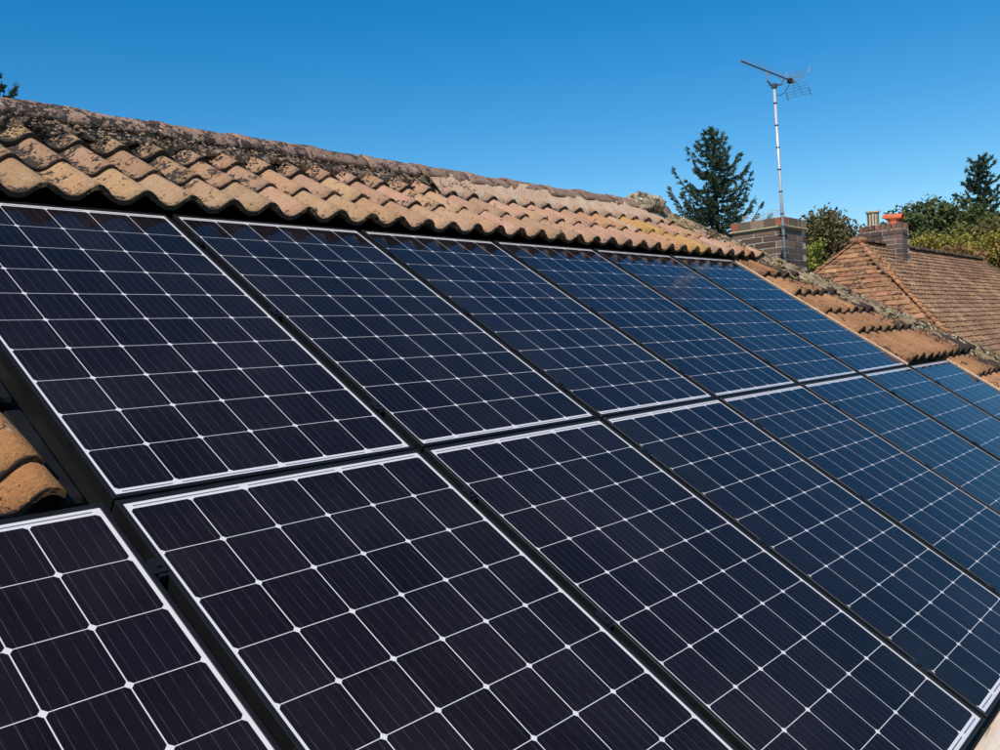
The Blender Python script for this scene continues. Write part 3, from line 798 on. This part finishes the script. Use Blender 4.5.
BLf = Vector((8.911, 1.074, 2.474)); BRt = Vector((10.30, 1.01, 2.474))
bd = (BRt - BLf).normalized()
mb = MB(); mb.tube(BLf, BRt, .0085, n=6); link('boom', mb.me('boom'), 'dark_metal', aer, Matrix.Identity(4))
side = bd.cross(Vector((0, 0, 1))).normalized(); upv = side.cross(bd).normalized()
Lb = (BRt - BLf).length
for k in range(13):
    p = BLf + bd * (Lb * (.02 + .064 * k)) + upv * .012
    mb = MB(); hl = .070 + .002 * k
    mb.tube(p - side * hl, p + side * hl, .0028, n=5); mb.tube(p - upv * .012, p + upv * .01, .004, n=5)
    link('director', mb.me('director'), 'alu', aer, Matrix.Identity(4))
# dipole box and folded dipole
pd = BLf + bd * (Lb * .90)
mb = MB(); Md = Matrix.Identity(4)
for i in range(3): Md[i][0] = bd[i]; Md[i][1] = side[i]; Md[i][2] = upv[i]
Md.translation = pd
mb.box(-.035, .035, -.025, .025, -.035, .02, Md); link('dipole_box', mb.me('box', bevel=.004), 'soot', aer, Matrix.Identity(4))
mb = MB()
for s_ in (-1, 1):
    mb.tube(pd + upv * .025 * s_ + side * -.14, pd + upv * .025 * s_ + side * .14, .004, n=5)
for s_ in (-1, 1): mb.tube(pd + upv * .025 + side * .14 * s_, pd - upv * .025 + side * .14 * s_, .004, n=5)
link('dipole', mb.me('dipole'), 'alu', aer, Matrix.Identity(4))
# two reflector screens in a V behind the dipole
for s_ in (-1, 1):
    mb = MB(); dirv = (upv * s_ * .80 + bd * .62).normalized()
    o0 = BRt - bd * .02
    for k in range(5):
        q = o0 + dirv * (.04 + .038 * k); mb.tube(q - side * .15, q + side * .15, .0026, n=5)
    for t_ in (-.06, .06): mb.tube(o0 + side * t_ * .3, o0 + dirv * .20 + side * t_ * .9, .0028, n=5)
    for t_ in (-.15, .15): mb.tube(o0 + dirv * .11 + side * t_, o0 + dirv * .22 + side * t_, .006, n=5)
    link('reflector', mb.me('reflector'), 'alu', aer, Matrix.Identity(4))
# bracket joining mast and boom
pm = BLf + bd * (Lb * .46)
mb = MB(); top = MT0
c1_ = top + Vector((0, 0, .02)); rr_ = (Vector((right.x, right.y, 0))).normalized()
mb.tube(top - rr_ * .055, top + rr_ * .09, .010, n=6)
mb.tube(top - rr_ * .03, top - rr_ * .075 + Vector((0, 0, .05)), .010, n=6); mb.tube(top - rr_ * .075 + Vector((0, 0, .05)), pm, .008, n=6)
mb.tube(top + rr_ * .09, BLf + bd * (Lb * .78), .006, n=6)
mb.box(-.028, .028, -.028, .028, -.035, .012, Matrix.Translation(top)); link('clamp_bracket', mb.me('clamp_bracket'), 'dark_metal', aer, Matrix.Identity(4))
# coax running down
mb = MB(); prev = pd - upv * .03
for k in range(1, 9):
    f = k / 8; q = (pd - upv * .03).lerp(top - Vector((0, 0, .12)), f) + Vector((0, 0, -.06 * math.sin(math.pi * f))); mb.tube(prev, q, .004, n=5); prev = q
link('cable', mb.me('cable'), 'soot', aer, Matrix.Identity(4))

# ------------------------------------------------------------------ trees
def quads(name, C, U, Vv, mat, parent):
    n = len(C); vs = np.stack([C - U - Vv, C + U - Vv, C + U * .55 + Vv, C - U * .55 + Vv], 1).reshape(-1, 3)
    me = bpy.data.meshes.new(name); me.vertices.add(4 * n); me.vertices.foreach_set('co', vs.astype(np.float32).ravel())
    me.loops.add(4 * n); me.loops.foreach_set('vertex_index', np.arange(4 * n, dtype=np.int32))
    me.polygons.add(n); me.polygons.foreach_set('loop_start', np.arange(0, 4 * n, 4, dtype=np.int32)); me.polygons.foreach_set('loop_total', np.full(n, 4, np.int32))
    me.update(calc_edges=True); me.materials.append(MT[mat])
    return link(name, me, None, parent, Matrix.Identity(4))
def unit(a): return a / np.maximum(np.linalg.norm(a, axis=1, keepdims=True), 1e-9)
def conifer(x, y, ztop, h_vis, r_at, mat, label, seed, nl=120, sparse=1.0, leaf=.055):
    """r_at(f): crown radius at f metres below the tip"""
    rs = np.random.RandomState(seed)
    root = thing('conifer_tree', label, 'tree', (x, y, GZ), 'trees beyond the roofs')
    H = ztop - GZ; mb = MB()
    mb.tube((x, y, GZ), (x, y, ztop - H * .35), .20, .10, 10); mb.tube((x, y, ztop - H * .35), (x, y, ztop - .1), .10, .012, 8)
    link('trunk', mb.me('trunk', True), 'bark', root, Matrix.Identity(4))
    C = []; U = []; V_ = []; lb = MB()
    depth = min(H - 1.0, h_vis)
    for i in range(nl):
        f = depth * (i / nl) ** .82 + .08
        Rr = r_at(f) * (.50 + .56 * rs.rand())
        az = i * 2.4 + rs.uniform(-1.0, 1.0); d = np.array([math.cos(az), math.sin(az), 0])
        L = Rr; pts = []
        drop = rs.uniform(-.42, .10) - .10 * (f / depth); lift = .30 + .50 * rs.rand()
        for k in range(9):
            tt = k / 8; pts.append(np.array([x, y, ztop - f]) + d * L * tt + np.array([0, 0, L * (drop * tt + lift * tt * tt * tt)]))
        for a, b in zip(pts[:-1:2], pts[2::2]): lb.tube(a, b, .018 * (.3 + L) * .7, .008, 4, cap=False)
        ntw = max(5, int(L * 15 * sparse) + 3)
        for k in range(ntw):
            tt = (k + rs.rand()) / ntw * .92 + .08; j = min(7, int(tt * 8)); p0 = pts[j] + (pts[j + 1] - pts[j]) * (tt * 8 - j)
            sd = rs.choice([-1, 1]); lat = np.array([-d[1], d[0], 0]) * sd
            tl_ = (.12 + .30 * L * (1 - tt) * .55) * rs.uniform(.5, 1.1)
            tdir = d * .65 + lat * rs.uniform(.2, 1) + np.array([0, 0, rs.uniform(-.30, .45)])
            tdir /= np.linalg.norm(tdir)
            m_ = 10 + int(tl_ * 90)
            q = rs.rand(m_, 1); P = p0 + tdir * tl_ * q + rs.normal(0, .018, (m_, 3))
            dd = unit(tdir + rs.normal(0, .65, (m_, 3)))
            s = leaf * rs.uniform(.55, 1.15, (m_, 1))
            nrm = unit(np.cross(dd, rs.normal(0, 1, (m_, 3))))
            C.append(P + dd * s * .5); U.append(nrm * s * .30); V_.append(dd * s * .75)
        # tip
        m_ = 16; P = pts[-1] + rs.normal(0, .03, (m_, 3)); dd = unit(np.array([d[0], d[1], 1.2]) + rs.normal(0, .4, (m_, 3))); s = leaf * rs.uniform(.7, 1.3, (m_, 1))
        C.append(P + dd * s); U.append(unit(np.cross(dd, rs.normal(0, 1, (m_, 3)))) * s * .3); V_.append(dd * s)
    m_ = 260; q = rs.rand(m_, 1) * .9; P = np.array([x, y, ztop]) - np.array([0, 0, 1]) * q + rs.normal(0, 1, (m_, 3)) * (.02 + .05 * q); dd = unit(np.array([0, 0, 1.0]) + rs.normal(0, .6, (m_, 3))); s = np.full((m_, 1), leaf)
    C.append(P); U.append(unit(np.cross(dd, rs.normal(0, 1, (m_, 3)))) * s * .35); V_.append(dd * s)
    link('branches', lb.me('branches'), 'bark', root, Matrix.Identity(4), kind='stuff')
    quads('crown', np.concatenate(C), np.concatenate(U), np.concatenate(V_), mat, root)
conifer(24.95, 9.40, 5.75, 7.5, lambda f: min(.22 + .46 * f, 1.15 + .10 * f), 'needles', 'dark spruce with upturned branch tips behind the hip, left of the aerial', 3, 240, 1.0, .050)
conifer(36.8, 4.65, 5.45, 7.5, lambda f: min(.30 + .42 * f, 2.2), 'needles_dark', 'dark sparse fir at the right edge above the olive trees', 11, 190, 1.0, .060)
conifer(10.12, 23.9, 8.05, 8.5, lambda f: min(.22 + .45 * f, 2.4), 'needles_dark', 'dark tree tip peeping over the ridge at the top left corner', 21, 200, .9, .065)

def broad(name, label, x, y, ztop, lobes, n, leaf, mat, seed, trunk=True, cat='tree', group='trees beyond the roofs', mat2=None):
    """lobes: (dx,dy,dz below top,rx,ry,rz)"""
    rs = np.random.RandomState(seed); root = thing(name, label, cat, (x, y, GZ), group)
    zc = ztop - max(l[5] for l in lobes) - .2
    mb = MB(); mb.tube((x, y, GZ), (x, y, zc), .14, .07, 8)
    link('trunk', mb.me('trunk', True), 'bark', root, Matrix.Identity(4))
    lb = MB(); C = []; vol = np.array([l[3] * l[4] * l[5] for l in lobes]) ** .7; vol /= vol.sum(); 
    for l, w_ in zip(lobes, vol):
        c = np.array([x + l[0], y + l[1], ztop - l[2] - l[5]]); k = int(n * w_); nc = max(10, int(k / 45))
        # leaf clumps spread through the lobe, gaps between
        dd = unit(rs.normal(0, 1, (nc, 3))); rad = rs.rand(nc, 1) ** .38
        ce = c + dd * rad * np.array([l[3], l[4], l[5]])
        for q in ce[::3]: lb.tube((x, y, max(GZ, zc - .3)), tuple(q), .022, .006, 4, cap=False)
        sz = rs.uniform(.10, .24, (nc, 1)) * (l[3] + l[5]) * .55
        idx = rs.randint(0, nc, k); C.append(ce[idx] + rs.normal(0, 1, (k, 3)) * sz[idx] * np.array([1, 1, .7]))
        m_ = nc * 2; d2 = unit(rs.normal(0, 1, (m_, 3))); C.append(c + d2 * np.array([l[3], l[4], l[5]]) * rs.uniform(.92, 1.08, (m_, 1)))
    C = np.concatenate(C); m_ = len(C); nn_ = unit(rs.normal(0, 1, (m_, 3)) + np.array([0, 0, .5])); U = unit(np.cross(nn_, rs.normal(0, 1, (m_, 3)))); V_ = np.cross(nn_, U)
    s = leaf * rs.uniform(.5, 1.1, (m_, 1))
    link('branches', lb.me('branches'), 'bark', root, Matrix.Identity(4), kind='stuff')
    quads('crown', C, U * s * .6, V_ * s, mat, root)
    return root
broad('bushy_tree', 'round brownish green tree right of the broad chimney', 19.0, 3.95, 1.98, [(0, 0, 0, .60, .60, .62), (.15, -.35, .35, .55, .5, .6), (-.2, .3, .35, .5, .5, .6), (0, 0, 1.0, .8, .9, 1.2)], 26000, .046, 'leaf_brown', 5)
broad('shrub', 'small lime yellow shrub between the dark chimney and the orange tiled roof', 13.9, 3.0, .90, [(-.1, -.75, 0, .22, .22, .24), (0, -.7, .25, .28, .25, .5), (.0, -.35, .5, .3, .4, .5)], 3500, .026, 'leaf_lime', 6, cat='shrub')
broad('green_tree', 'dark green rounded tree right of the orange chimney pot', 35.4, 6.2, 3.95, [(0, 0, 0, .9, .95, .7), (.6, -1.1, .15, 1.0, 1.0, .8), (-.5, .6, .35, .8, .9, .8), (.8, -2.0, .5, .8, .9, .9), (0, -.5, 1.2, 2, 2.2, 1.8)], 22000, .075, 'leaf_green', 7)
broad('olive_tree', 'olive green leafy tree mass behind the brown tiled roof', 27.4, 2.6, 2.35, [(0, .6, .25, .9, 1.0, .8), (.6, -.2, .05, 1.0, .9, .9), (.2, -1.3, 0, .9, .9, .8), (-.3, 1.3, .45, .8, .7, .8), (.5, -2.1, .15, 1.0, 1.0, .9), (0, 0, 1.1, 1.6, 2.4, 1.6)], 26000, .058, 'leaf_olive', 8)
broad('olive_tree', 'darker green tree at the right edge below the fir', 30.0, .3, 2.25, [(0, .9, .1, .9, 1.0, .9), (0, -.4, 0, 1.1, 1.1, 1.0), (.3, -1.9, .1, 1.2, 1.2, 1.1), (0, -.3, 1.0, 1.5, 2.6, 1.5)], 17000, .068, 'leaf_green', 9)
broad('hedge', 'yellow green hedge top just above the brown roof ridge', 23.0, 1.5, 1.58, [(0, 1.5, .05, .5, .7, .5), (.1, .7, 0, .5, .7, .5), (0, -.1, .1, .5, .7, .5), (0, -.9, .0, .6, .8, .5), (0, -1.8, .05, .6, .8, .5), (0, -2.8, .0, .6, .9, .6), (0, .2, .7, .8, 2.6, .8)], 22000, .040, 'leaf_yellow', 10, cat='hedge')
broad('rust_shrub', 'small rust coloured shrub just over the roof ridge beside the yellow hedge', 21.6, 2.15, 1.12, [(0, 0, 0, .35, .45, .28), (0, -.4, .03, .35, .4, .25), (0, -.2, .3, .4, .5, .6)], 4000, .035, 'leaf_rust', 12, cat='shrub')
